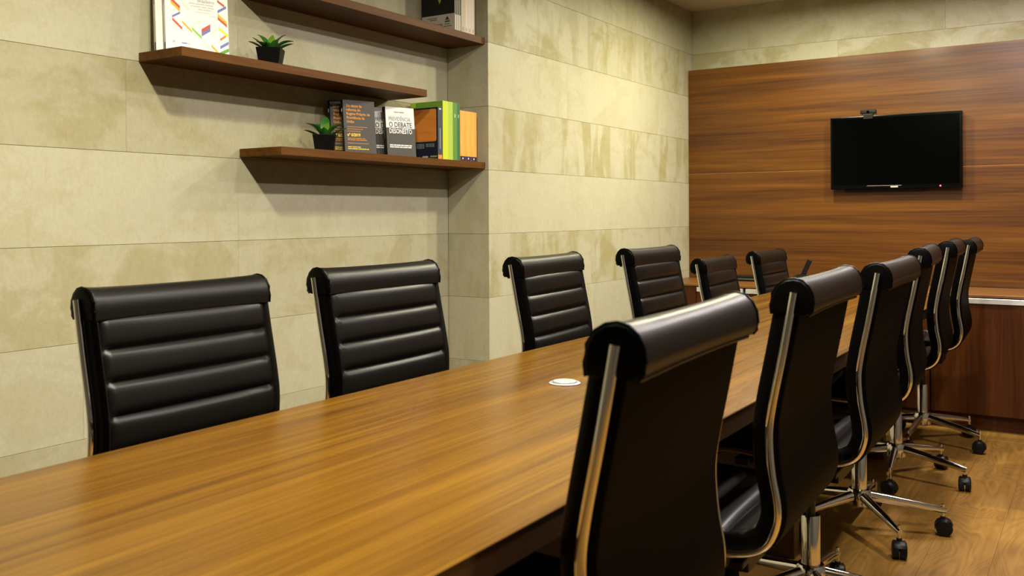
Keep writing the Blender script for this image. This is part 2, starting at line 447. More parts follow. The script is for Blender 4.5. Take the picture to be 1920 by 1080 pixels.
# things standing on the credenza
t = thing('media_box', 'flat black box with a grey stripe lying on the far worktop', 'box', (-1.86, 5.80, 0.716))
MB().box((-0.16, -0.07, 0.002), (0.16, 0.07, 0.032)).build('case', M['black'], t, bevel=0.003)
MB().box((-0.155, -0.0715, 0.012), (0.155, -0.0700, 0.018)).build('front_stripe', ink((0.10, 0.10, 0.09)), t)
t = thing('desk_phone', 'black domed device with a tilted flat bar on the far worktop', 'phone', (-1.555, 5.66, 0.716))
MB().lathe([(0.075, 0.0005), (0.078, 0.012), (0.070, 0.034), (0.050, 0.052), (0.022, 0.060), (0.004, 0.061)], 28).build('body', M['black'], t, smooth=True)
MB().lathe([(0.0775, 0.017), (0.0795, 0.020), (0.0765, 0.023)], 28, capped=False).build('rim', ink((0.16, 0.15, 0.13)), t, smooth=True)
MB().box((-0.014, -0.007, 0.0), (0.014, 0.007, 0.125)).build('tilted_bar', M['black'], t, (-0.005, 0.0, 0.035), (0, R(24), 0), bevel=0.003)

# ------------------------------------------------------------------ wall shelves
XF = -2.410
def shelf(label, y0, y1, z0, z1):
    o = MB().box((XR + 0.0005, -(y1 - y0) / 2, 0), (XF, (y1 - y0) / 2, z1 - z0)).build('wall_shelf', M['shelf'], None, (0, (y0 + y1) / 2, z0), bevel=0.0012, seg=1)
    tag(o, label, 'shelf', 'floating wall shelves'); return o
ZB, ZA, ZCS = 1.391, 1.678, 1.967
shelf('lowest floating brown wooden shelf, with the grey and orange books', 2.256, YS - 0.001, 1.361, ZB)
shelf('middle floating brown wooden shelf, with the white booklets and a potted plant', 1.846, 3.076, 1.648, ZA)
shelf('topmost floating brown wooden shelf, cut off by the top of the picture', 2.256, YS - 0.001, 1.935, ZCS)

# ------------------------------------------------------------------ books
def text_mesh(body, size, bold=0.0, xs=1.0):
    cu = bpy.data.curves.new('lettering', 'FONT')
    cu.body = body; cu.size = size; cu.extrude = 0.00012; cu.offset = bold; cu.resolution_u = 2
    o = bpy.data.objects.new('lettering', cu); col.objects.link(o)
    dg = bpy.context.evaluated_depsgraph_get()
    me = bpy.data.meshes.new_from_object(o.evaluated_get(dg))
    bpy.data.objects.remove(o, do_unlink=True); bpy.data.curves.remove(cu)
    for v in me.vertices: v.co.x *= xs
    return me

class Book:
    """local: spine at x=0, leaves towards +x, front board at y=0 facing -y, back board at y=T"""
    def __init__(s, name, label, W, H, T, cover, spine=None, loc=(0, 0, 0), rz=0.0, tilt=0.0, group=None, board=0.0012, cat='book'):
        s.W, s.H, s.T = W, H, T
        s.t = thing(name, label, cat, loc, rz, group)
        s.t.rotation_euler = (-tilt, 0, rz)
        mb = MB().box((0.0012, 0, 0), (W, board, H)).box((0.0012, T - board, 0), (W, T, H))
        if spine is None: mb.box((0, 0, 0), (0.0012, T, H))
        s.cover = mb.build('cover', cover, s.t)
        if spine is not None: MB().box((0, 0, 0), (0.0012, T, H)).build('spine', spine, s.t)
        MB().box((0.0013, board, 0.002), (W - 0.002, T - board, H - 0.002)).build('pages', M['pages'], s.t)
    def poly(s, pts, mat, face='front', name='printed_shape', lift=0.0002):
        k = len(pts)
        def P(u, v, e):
            if face == 'front': return (u, -e, v)
            if face == 'back': return (s.W - u, s.T + e, v)
            return (-e, s.T - u, v)             # spine, u from the left when looking at it
        vs = [P(u, v, 0.00002) for u, v in pts] + [P(u, v, lift) for u, v in pts]
        fs = [tuple(range(k)), tuple(range(2 * k - 1, k - 1, -1))] + [(i, (i + 1) % k, k + (i + 1) % k, k + i) for i in range(k)]
        MB().add(vs, fs).build(name, mat, s.t)
    def rect(s, u0, v0, u1, v1, mat, face='front', name='printed_block', lift=0.0002):
        s.poly([(u0, v0), (u1, v0), (u1, v1), (u0, v1)], mat, face, name, lift)
    def words(s, u0, v, widths, hgt, mat, face='front', gap=0.0022):
        """a line of print too small to read: one part holding its word-sized dashes"""
        mb = MB(); u = u0
        for w in widths:
            if face == 'front': mb.box((u, -0.0003, v), (u + w, -0.00005, v + hgt))
            elif face == 'back': mb.box((s.W - u - w, s.T + 0.00005, v), (s.W - u, s.T + 0.0003, v + hgt))
            else: mb.box((-0.0003, s.T - u - w, v), (-0.00005, s.T - u, v + hgt))
            u += w + gap
        mb.build('small_print', mat, s.t)
    def text(s, body, u, v, size, mat, face='front', bold=0.0, xs=1.0, lift=0.0004):
        me = text_mesh(body, size, bold, xs)
        if face == 'front': mt = Matrix.Translation((u, -lift, v)) @ Matrix.Rotation(R(90), 4, 'X')
        else: mt = Matrix.Translation((s.W - u, s.T + lift, v)) @ Matrix.Rotation(R(180), 4, 'Z') @ Matrix.Rotation(R(90), 4, 'X')
        me.transform(mt); me.materials.append(mat)
        obj('lettering', me, s.t)

def out_book_pos(pr, ang, W, dx=0.0):
    """front-bottom-left corner when the front-bottom-right corner stands at pr"""
    return (pr[0] - W * math.cos(ang), pr[1] - W * math.sin(ang))

GREY, ORG, YEL = ink((0.075, 0.068, 0.060)), ink((0.75, 0.30, 0.03)), ink((0.95, 0.62, 0.03))
BLK, WHT = ink((0.006, 0.0055, 0.006)), ink((0.95, 0.94, 0.93))
TILT = R(5.5)
def reforma(label, pr, ang, T):
    W, H = 0.142, 0.212
    p = out_book_pos(pr, ang, W)
    b = Book('paperback_book', label, W, H, T, GREY, BLK, (p[0], p[1], ZB + T * math.sin(TILT) + 0.0005), ang, TILT, 'grey report books')
    for i, (s, sz) in enumerate((('Os riscos da', .0150), ('reforma do', .0150), ('Regime Próprio de', .0150), ('Previdência da', .0150), ('União', .0150))):
        b.text(s, 0.014, H - 0.028 - i * 0.0158, sz, ORG, bold=0.0004, xs=0.92)
    for i, w in enumerate((0.090, 0.070, 0.060)): b.rect(0.014, 0.1045 - i * 0.0088, 0.014 + w, 0.1062 - i * 0.0088, ORG, name='ruled_line')
    b.text('nº 6/2019', 0.014, 0.068, 0.0165, YEL, bold=0.0007, xs=0.9)
    for i, ws in enumerate(((.02, .015, .025, .012), (.012, .02, .018, .03))): b.words(0.014, 0.058 - i * 0.0058, ws, 0.0024, ORG)
    b.rect(0.014, 0.0395, 0.108, 0.0412, ORG, name='ruled_line')
    for i, ws in enumerate(((.018, .022, .013), (.016, .026, .035, .01))): b.words(0.014, 0.0235 - i * 0.0072, ws, 0.0034, YEL)
    b.rect(0.2 * T, 0.165, 0.55 * T, 0.178, WHT, 'spine', 'spine_mark')
    return b
def previdencia(label, pr, ang, T):
    W, H = 0.140, 0.206
    p = out_book_pos(pr, ang, W)
    b = Book('paperback_book', label, W, H, T, GREY, BLK, (p[0], p[1], ZB + T * math.sin(TILT) + 0.0005), ang, TILT, 'grey and white debate books')
    b.rect(0.0005, 0.118, W - 0.0005, H - 0.0003, WHT, name='white_field')
    b.words(0.042, 0.182, (.022, .024), 0.0045, ink((0.3, 0.3, 0.3)))
    b.text('PREVIDÊNCIA:', 0.014, 0.148, 0.0240, ink((0.13, 0.12, 0.12)), xs=0.72)
    b.text('O DEBATE', 0.014, 0.1215, 0.0300, BLK, bold=0.0004, xs=0.80)
    b.text('DESONESTO', 0.014, 0.0955, 0.0285, WHT, bold=0.0006, xs=0.69)
    for i, ws in enumerate(((.016, .012, .02, .014, .022, .012), (.02, .024, .014, .02, .018))): b.words(0.014, 0.0435 - i * 0.008, ws, 0.0048, WHT)
    b.rect(0.3 * T, 0.07, 0.6 * T, 0.155, ink((0.10, 0.09, 0.09)), 'spine', 'spine_lettering_strip')
    return b
A1 = R(72)
reforma('grey report book with orange title, half hidden behind the lower plant', (-2.505, 2.785), A1, 0.018)
reforma('grey report book with orange title standing fully visible on the lowest shelf', (-2.450, 2.800), A1, 0.016)
previdencia('grey and white debate book, mostly covered by its twin in front', (-2.500, 3.022), A1, 0.021)
previdencia('grey and white debate book standing in front with its whole title visible', (-2.438, 3.036), A1, 0.024)

def spine_book(name, label, y0, T, H, W, z, cover, spine, xs=-2.43, group=None, tilt=0):
    """spine towards the room (+x), boards facing along the shelf"""
    return Book(name, label, W, H, T, cover, spine, (xs, y0 + T, z + 0.0003), R(180), 0, group)
NAVY = ink((0.006, 0.012, 0.028))
b = spine_book('paperback_book', 'navy blue book with an orange window on its cover', 3.176, 0.0305, 0.226, 0.160, ZB, NAVY, ink((0.055, 0.062, 0.085)))
rr = []
u0, v0, u1, v1, rc = 0.012, 0.078, 0.151, 0.219, 0.008
for cx, cy, a0 in ((u1 - rc, v0 + rc, -90), (u1 - rc, v1 - rc, 0), (u0 + rc, v1 - rc, 90), (u0 + rc, v0 + rc, 180)):
    rr += [(cx + rc * math.cos(R(a0 + k * 22.5)), cy + rc * math.sin(R(a0 + k * 22.5))) for k in range(5)]
b.poly(rr, wood('orange_board_print', [(0.42, 0.12, 0.012), (0.60, 0.20, 0.025), (0.70, 0.26, 0.04)], 0, band=30, along=5, rough=0.5), 'back', 'orange_window')
for i in range(4): b.words(0.040, 0.066 - i * 0.0055, (.012, .02, .008), 0.0022, ink((0.35, 0.36, 0.38)), 'back')
for i in range(3): b.words(0.094, 0.066 - i * 0.0055, (.016, .014, .012), 0.0022, ink((0.35, 0.36, 0.38)), 'back')
b.words(0.075, 0.008, (.030,), 0.007, ink((0.5, 0.5, 0.5)), 'back')
b.words(0.118, 0.009, (.036,), 0.007, ink((0.28, 0.33, 0.05)), 'back')
b.rect(0.001, 0.0005, 0.0295, 0.019, ink((0.72, 0.26, 0.06)), 'spine', 'orange_spine_foot')
b.rect(0.009, 0.216, 0.022, 0.221, WHT, 'spine', 'spine_mark')
b.words(0.013, 0.045, (.005,), 0.09, ink((0.35, 0.36, 0.42)), 'spine')
for (y0, T, lab, c, s) in ((3.2110, 0.0395, 'tall bright yellow-green book beside the navy book', (0.16, 0.33, 0.025), (0.62, 0.72, 0.03)),
                           (3.2510, 0.0330, 'tall lime green book, second of the green ones', (0.30, 0.45, 0.06), (0.43, 0.60, 0.08)),
                           (3.2845, 0.0320, 'tall grass green book, third of the green ones', (0.10, 0.24, 0.03), (0.12, 0.27, 0.035)),
                           (3.3170, 0.0195, 'tall dark green book next to the orange ones', (0.02, 0.12, 0.05), (0.03, 0.16, 0.07))):
    b = spine_book('tall_book', lab, y0, T, 0.2565, 0.180, ZB, ink(c), ink(s), group='tall green books')
    if y0 < 3.22: b.rect(0.002, 0.236, 0.03, 0.256, ink((0.40, 0.55, 0.03)), 'back', 'lime_corner')
    if y0 > 3.28: b.rect(0.35 * T, 0.19, 0.65 * T, 0.205, ink((0.45, 0.6, 0.4)), 'spine', 'spine_mark')
ORW = wood('orange_spine_print', [(0.50, 0.19, 0.02), (0.70, 0.32, 0.05), (0.80, 0.42, 0.09)], 2, band=55, along=6, rough=0.45)
for k, (y0, lab) in enumerate(((3.3385, 'short orange wood-pattern book beside the dark green one'), (3.3800, 'short orange wood-pattern book, middle of the three'), (3.4235, 'short orange wood-pattern book nearest the column'))):
    b = spine_book('orange_book', lab, y0, 0.041 if k == 0 else 0.043, 0.226, 0.160, ZB, ORW, ORW, group='orange wood-pattern books')
    T = b.T
    b.rect(0.0003, 0.0003, T - 0.0003, 0.022, ink((0.035, 0.012, 0.05)), 'spine', 'purple_foot_band')
    b.poly([(T / 2 + 0.004 * math.cos(k2 * math.pi / 3), 0.012 + 0.0045 * math.sin(k2 * math.pi / 3)) for k2 in range(6)], WHT, 'spine', 'white_emblem', 0.0004)

# top shelf
for k, (y0, T) in enumerate(((3.302, 0.0145), (3.3175, 0.0145), (3.333, 0.0145))):
    lab = ['thin black booklet with a pale foot and yellow triangle, cover facing left', 'thin black booklet, second in the topmost shelf row', 'thin black booklet beside the pale volumes on the topmost shelf'][k]
    b = spine_book('thin_booklet', lab, y0, T, 0.297, 0.185, ZCS, BLK, BLK, group='thin black booklets')
    b.rect(0.0006, 0.0005, T - 0.0008, 0.075, ink((0.55, 0.50, 0.42)), 'spine', 'pale_spine_foot')
    b.rect(0.0006, 0.075, 0.0045, 0.2965, ink((0.42, 0.38, 0.30)), 'spine', 'pale_spine_edge')
    if k == 0:
        b.poly([(0.0005, 0.0005), (0.1845, 0.0005), (0.1845, 0.080), (0.0005, 0.080)], ink((0.56, 0.51, 0.44)), 'back', 'pale_cover_foot')
        b.poly([(0.080, 0.175), (0.1015, 0.128), (0.123, 0.175)], ink((0.42, 0.40, 0.03)), 'back', 'yellow_triangle')
        b.poly([(0.132, 0.054), (0.156, 0.054), (0.144, 0.072)], ink((0.03, 0.03, 0.03)), 'back', 'dark_triangle', 0.0004)
        for vv, uu, ws in ((0.066, 0.030, (.03, .025)), (0.058, 0.045, (.04,)), (0.036, 0.075, (.02, .02)), (0.030, 0.09, (.03,)), (0.034, 0.128, (.03,)), (0.024, 0.124, (.045,))):
            b.words(uu, vv, ws, 0.004, ink((0.12, 0.14, 0.09)), 'back')
        b.words(0.130, 0.044, (.028,), 0.007, ink((0.03, 0.10, 0.03)), 'back')
for (y0, T, lab, c) in ((3.3515, 0.030, 'beige volume standing next to the thin black booklets', (0.52, 0.43, 0.30)), (3.3825, 0.022, 'off-white volume in the middle of the pale volumes', (0.66, 0.56, 0.47)),
                        (3.4055, 0.025, 'off-white volume, second from the column on the topmost shelf', (0.60, 0.52, 0.44)), (3.4315, 0.024, 'off-white volume nearest the column on the topmost shelf', (0.64, 0.55, 0.46))):
    b = spine_book('pale_volume', lab, y0, T, 0.30, 0.185, ZCS, ink(c), ink(c), group='pale volumes on the topmost shelf')
    b.words(T * 0.35, 0.012, (T * 0.22,), 0.016, ink((0.28, 0.22, 0.2)), 'spine')
b = Book('white_brochure', 'white brochure in the middle of the topmost shelf, only its foot in view', 0.148, 0.21, 0.006, ink((0.74, 0.70, 0.66)), None, (-2.49, 2.502, ZCS + 0.001), A1, TILT)

# white booklets on the middle shelf
PINK = ink((0.62, 0.50, 0.44)); PWH = ink((0.92, 0.91, 0.88))
def booklet(label, pr, ang, T, full):
    W, H = 0.212, 0.297
    p = out_book_pos(pr, ang, W)
    b = Book('white_booklet', label, W, H, T, PWH, PWH, (p[0], p[1], ZA + T * math.sin(R(4)) + 0.0005), ang, R(4), 'white patterned booklets')
    b.rect(0.0004, 0.001, T * 0.32, H - 0.001, PINK, 'spine', 'pale_pink_spine_edge')
    b.rect(T * 0.40, 0.004, T * 0.85, 0.030, ink((0.05, 0.03, 0.03)), 'spine', 'dark_spine_block')
    b.words(T * 0.45, 0.155, (T * 0.25,), 0.07, ink((0.45, 0.42, 0.40)), 'spine')
    if not full: return b
    RED, BLU, AMB, LIM, GRN, YLW, PAL = ink((0.62, 0.09, 0.05)), ink((0.17, 0.20, 0.55)), ink((0.85, 0.48, 0.03)), ink((0.28, 0.58, 0.07)), ink((0.13, 0.36, 0.03)), ink((0.92, 0.92, 0.05)), ink((0.66, 0.80, 0.62))
    def par(x0, y0, x1, y1, th, m): b.poly([(x0, y0), (x1, y1), (x1, y1 + th), (x0, y0 + th)], m)
    # coordinates from the cover: u to the right, v up (metres)
    S = 0.212 / 112.0
    def pp(x0, y0, x1, y1, th, m):
        par(max(0.0004, (x0 - 310) * S), (99 - y0) * S * 0.98, min(W - 0.0004, (x1 - 310) * S), (99 - y1) * S * 0.98, th * S, m)
    pp(320, 8, 336, 22, 5.5, RED); pp(320, 13.5, 336, 27.5, 5.5, AMB)
    pp(322, 39, 336, 30.5, 4, BLU); pp(322, 43.5, 339, 59, 5, RED)
    pp(339, 46, 356, 62, 4.5, AMB); pp(356, 56, 373, 71, 4.5, LIM)
    pp(373, 59.5, 389, 48.5, 6.5, RED); pp(373, 66, 389, 55, 6.5, BLU)
    pp(403, 20, 419, 9.5, 5, BLU); pp(403, 26, 419.5, 39, 5.5, AMB); pp(403, 31.5, 419.5, 44, 5, RED); pp(403, 0, 416, 8, 4.5, RED)
    pp(404, 50, 421, 63, 5.5, YLW); pp(406, 70.5, 417, 62.5, 4.5, ink((0.85, 0.24, 0.02))); pp(406, 85, 421.5, 75, 5.5, BLU)
    pp(405, 97, 421.8, 88, 6, GRN); pp(390, 83, 405, 98, 5, AMB); pp(373, 75, 389, 90, 4, PAL); pp(356, 52, 372, 40, 4, PAL); pp(391, 60, 403, 50, 4, PAL); pp(339, 12, 352, 24, 4, PAL); pp(324, 60, 333, 53, 3.5, PAL)
    b.text('brasileiro', (367 - 310) * S, (99 - 7) * S, 0.0165, ink((0.25, 0.24, 0.22)), xs=0.92)
    for i, ws in enumerate(((.020, .030, .028), (.006, .026, .018, .022), (.016, .026), (.05,), (.02,))):
        b.words((352 - 310 + (0, 3, 16, 10, 38)[i]) * S, (99 - 11.5 - i * 4.6) * S, ws, 0.0042 if i < 3 else 0.0025, ink((0.62, 0.61, 0.58)))
    # small grey emblem: ring with two laurel arcs, and a coloured mark beside it
    cx, cv = 0.026, 0.034
    ringp = [(cx + 0.0042 * math.cos(a * math.pi / 8), cv + 0.0042 * math.sin(a * math.pi / 8)) for a in range(16)]
    b.poly(ringp, ink((0.50, 0.50, 0.50)), name='emblem_disc')
    for sgn in (-1, 1):
        arc = [(cx + sgn * 0.0075 * math.cos(a), cv + 0.0075 * math.sin(a)) for a in [R(-60 + 15 * k) for k in range(9)]]
        arc += [(cx + sgn * 0.0064 * math.cos(a), cv + 0.0064 * math.sin(a)) for a in [R(60 - 15 * k) for k in range(9)]]
        b.poly(arc, ink((0.45, 0.45, 0.45)), name='emblem_laurel')
    b.rect(0.052, 0.0305, 0.070, 0.0335, ink((0.10, 0.14, 0.5)), name='blue_mark')
    b.rect(0.072, 0.0295, 0.079, 0.0325, ink((0.8, 0.5, 0.05)), name='amber_mark')
    return b
AB = R(74)
booklet('white patterned booklet, mostly hidden behind its twin on the middle shelf', (-2.500, 2.068), AB, 0.020, False)
booklet('white patterned booklet with coloured stripes standing in front on the middle shelf', (-2.470, 2.082), AB, 0.018, True)

# ------------------------------------------------------------------ potted succulents
def succulent(label, loc, rz, leaves, seed):
    t = thing('potted_succulent', label, 'plant', loc, rz, 'small potted succulents')
    a, b2, hh, wl = 0.043, 0.034, 0.060, 0.0025
    def sq(r, z): return [(-r, -r, z), (r, -r, z), (r, r, z), (-r, r, z)]
    vs = sq(b2, 0.0006) + sq(a, hh) + sq(a - wl, hh) + sq(a - 0.006, hh - 0.012)
    fs = [(3, 2, 1, 0), (12, 13, 14, 15)]
    for L0 in (0, 4, 8):
        for k in range(4): fs.append((L0 + k, L0 + (k + 1) % 4, L0 + 4 + (k + 1) % 4, L0 + 4 + k))
    MB().add(vs, fs).build('pot', M['pot'], t, bevel=0.0015)
    MB().box((-a + 0.007, -a + 0.007, hh - 0.0118), (a - 0.007, a - 0.007, hh - 0.006)).build('soil', M['soil'], t)
    for (az, el, ln, wd, young) in leaves:
        mb = MB(); n = 8; vs, fs = [], []
        for i in range(n + 1):
            s = i / n
            w = wd * (0.42 + 0.58 * math.sin(min(1, s / 0.62) * math.pi / 2)) * (1 - max(0, (s - 0.62) / 0.38) ** 1.7) + 0.0004
            th = 0.0042 * (1 - 0.75 * s) + 0.0006
            bend = el - 0.25 * s * s + (0.35 * s if el < 0.6 else 0)
            r = ln * s
            cx, cz = r * math.cos(bend), r * math.sin(bend)
            for (q, zz) in ((-w, 0.25 * w), (-w * 0.55, -th * 0.3), (0, -th), (w * 0.55, -th * 0.3), (w, 0.25 * w), (0, th * 0.2)):
                vs.append((cx - zz * math.sin(bend), q, cz + zz * math.cos(bend)))
        for i in range(n):
            for k in range(6): fs.append((i * 6 + k, i * 6 + (k + 1) % 6, i * 6 + 6 + (k + 1) % 6, i * 6 + 6 + k))
        fs.append((0, 1, 2, 3, 4, 5)); e = n * 6; fs.append((e + 5, e + 4, e + 3, e + 2, e + 1, e))
        mb.add(vs, fs).build('leaf', M['leaf_young'] if young else M['leaf'], t, (0.004 * math.cos(az), 0.004 * math.sin(az), hh - 0.008), (0, 0, az), smooth=True, angle=60)
    MB().tube([(0, 0, hh - 0.01), (0.001, 0, hh + 0.012)], [0.006, 0.004], 8).build('stem', M['leaf_young'], t)
    return t
D_ = math.radians
LV = [(D_(-60), D_(80), 0.058, 0.012, True), (D_(150), D_(64), 0.084, 0.0155, False), (D_(25), D_(66), 0.080, 0.0155, False), (D_(180), D_(20), 0.080, 0.015, False), (D_(172), D_(34), 0.078, 0.013, False), (D_(2), D_(40), 0.084, 0.0155, False),
      (D_(-8), D_(12), 0.082, 0.012, False), (D_(95), D_(60), 0.078, 0.014, False), (D_(265), D_(24), 0.050, 0.013, False), (D_(60), D_(45), 0.074, 0.014, False), (D_(228), D_(40), 0.060, 0.013, False), (D_(312), D_(34), 0.056, 0.013, False)]
LV2 = [(D_(-62), D_(76), 0.060, 0.013, True), (D_(172), D_(54), 0.084, 0.0165, False), (D_(85), D_(78), 0.092, 0.017, False), (D_(12), D_(52), 0.086, 0.0165, False), (D_(188), D_(14), 0.076, 0.014, False), (D_(-4), D_(18), 0.086, 0.014, False),
       (D_(212), D_(56), 0.072, 0.015, False), (D_(332), D_(50), 0.072, 0.015, False), (D_(120), D_(58), 0.080, 0.015, False), (D_(50), D_(55), 0.078, 0.014, False), (D_(270), D_(34), 0.052, 0.012, False)]
succulent('green succulent in a black pot on the middle shelf, right of the white booklets', (-2.475, 2.268, ZA), R(36), LV, 1)
succulent('green succulent in a black pot on the lowest shelf, in front of a grey book', (-2.462, 2.520, ZB), R(42), LV2, 2)

# ------------------------------------------------------------------ conference table
ZT, XTL, XTR, YT0, YT1 = 0.74, -1.463, -0.645, 0.42, 5.02
xc, yc = (XTL + XTR) / 2, (YT0 + YT1) / 2
tb = thing('conference_table', 'long brown wooden conference table running towards the television', 'table', (xc, yc, 0))
hw, hl = (XTR - XTL) / 2, (YT1 - YT0) / 2
MB().box((-hw, -hl, ZT - 0.004), (hw, hl, ZT)).build('tabletop', M['table'], tb, bevel=0.0012, seg=1)
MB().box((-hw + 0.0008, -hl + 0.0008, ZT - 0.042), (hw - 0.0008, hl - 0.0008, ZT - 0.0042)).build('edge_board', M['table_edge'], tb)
for yy in (1.60, 3.10, 4.55):
    MB().box((-0.18, yy - yc - 0.030, 0.0005), (0.18, yy - yc + 0.030, ZT - 0.0425)).build('pedestal', M['table_edge'], tb, bevel=0.002, seg=1)
for a, b in ((1.6305, 3.0695), (3.1305, 4.5195)):
    MB().box((-0.012, a - yc, 0.60), (0.012, b - yc, ZT - 0.0425)).build('stretcher_board', M['table_edge'], tb)
pk = thing('cable_grommet', 'round silver-white cable cap set into the tabletop', 'cable cap', (-1.105, 1.943, ZT))
MB().lathe([(0.0375, 0.0002), (0.0385, 0.0015), (0.036, 0.0032), (0.0312, 0.0036), (0.0305, 0.0016), (0.0304, 0.0003)], 40).build('ring', M['puck'], pk, smooth=True)
MB().lathe([(0.0285, 0.0006), (0.0288, 0.0050), (0.0275, 0.0066), (0.012, 0.0072), (0.001, 0.0073)], 40).build('lid', M['puck'], pk, smooth=True)

# ------------------------------------------------------------------ chairs
def catmull(pts, n):
    out = []
    P = [pts[0]] + list(pts) + [pts[-1]]
    for i in range(1, len(P) - 2):
        p0, p1, p2, p3 = [Vector((p[0], p[1])) for p in P[i - 1:i + 3]]
        for k in range(n):
            t = k / n
            out.append(0.5 * ((2 * p1) + (-p0 + p2) * t + (2 * p0 - 5 * p1 + 4 * p2 - p3) * t * t + (-p0 + 3 * p1 - 3 * p2 + p3) * t ** 3))
    out.append(Vector(pts[-1])); return out
def resample(c, ds):
    L = [0]
    for a, b in zip(c[:-1], c[1:]): L.append(L[-1] + (b - a).length)
    n = max(2, round(L[-1] / ds)); out = []; j = 0
    for i in range(n + 1):
        s = L[-1] * i / n
        while j < len(L) - 2 and L[j + 1] < s: j += 1
        t = (s - L[j]) / max(1e-9, L[j + 1] - L[j]); out.append(c[j].lerp(c[j + 1], t))
    return out, L[-1]
RAIL = [(.229, .999), (.209, .890), (.189, .790), (.1825, .735), (.1865, .670), (.1965, .610), (.195, .570), (.176, .530), (.135, .508), (.06, .501), (-.06, .504), (-.15, .508), (-.205, .498), (-.225, .472)]
BACK = [(.222, .958), (.209, .890), (.189, .790), (.1825, .735), (.1865, .670), (.1965, .610), (.195, .570), (.176, .530), (.150, .513)]
SEAT = [(.168, .524), (.135, .508), (.06, .501), (-.06, .504), (-.15, .508), (-.205, .498), (-.225, .472)]
HW = 0.235
def pad(path, ribs, side, taper_end=False):
    """ribbed cushion: 'side' = +1 puts the ribbed face to the left of the direction of travel"""
    n_per = 9
    pts, _ = resample(catmull(path, 14), 0.004)
    L = (len(pts) - 1)
    smp = []
    for i in range(ribs * n_per + 1):
        f = i / (ribs * n_per) * L; j = min(int(f), L - 1)
        p = pts[j].lerp(pts[j + 1], f - j)
        t = (pts[min(j + 3, L)] - pts[max(j - 2, 0)]).normalized()
        smp.append((p, Vector((-t.y, t.x)) * side, (i % n_per) / n_per))
    vv = [-HW, -0.2325, -0.2275, -0.2225, -0.2195, -0.2145, -0.200, -0.10, 0, 0.10, 0.200, 0.2145, 0.2195, 0.2225, 0.2275, 0.2325, HW]
    def off(v, ph):
        a = abs(v)
        rib = (1 - abs(2 * ph - 1) ** 3.2) ** 0.6 if 0 < ph < 1 else 0.0
        if a > 0.234: return 0.018
        if a > 0.230: return 0.032
        if a > 0.225: return 0.035
        if a > 0.2205: return 0.032
        if a > 0.217: return 0.025
        if a > 0.21: return 0.024 + 0.008 * rib
        if a > 0.18: return 0.0235 + 0.0125 * rib
        return 0.0235 + 0.0145 * rib
    vs, fs = [], []
    nv = len(vv)
    for (p, nrm, ph) in smp:
        for v in vv:
            q = p + nrm * off(v, ph); vs.append((q.x, v, q.y))
    o2 = len(vs)
    for (p, nrm, ph) in smp:
        for v in vv:
            q = p - nrm * 0.004; vs.append((q.x, v, q.y))
    m = len(smp)
    def shell_faces(o2):
        for i in range(m - 1):
            for k in range(nv - 1):
                fs.append((i * nv + k, i * nv + k + 1, (i + 1) * nv + k + 1, (i + 1) * nv + k))
                fs.append((o2 + i * nv + k, o2 + (i + 1) * nv + k, o2 + (i + 1) * nv + k + 1, o2 + i * nv + k + 1))
            for k in (0, nv - 1):
                fs.append((i * nv + k, (i + 1) * nv + k, o2 + (i + 1) * nv + k, o2 + i * nv + k))
        for i in (0, m - 1):
            for k in range(nv - 1): fs.append((i * nv + k, i * nv + k + 1, o2 + i * nv + k + 1, o2 + i * nv + k))
    shell_faces(o2)
    front = MB().add(vs, fs)
    vs, fs = [], []
    for d in (0.0045, None):
        for (p, nrm, ph) in smp:
            for v in vv:
                q = p - nrm * (d if d else (0.0125 if abs(v) < 0.225 else 0.0115 if abs(v) < 0.231 else 0.007)); vs.append((q.x, v * 0.998, q.y))
    shell_faces(o2)
    return front, MB().add(vs, fs)

def dark_sides(o, lim):
    """the side bands take a blacker, slightly smoother copy of the leather material"""
    o.data.materials.append(M['leather_side'])
    for p in o.data.polygons:
        if abs(p.center.y) > lim: p.material_index = 1

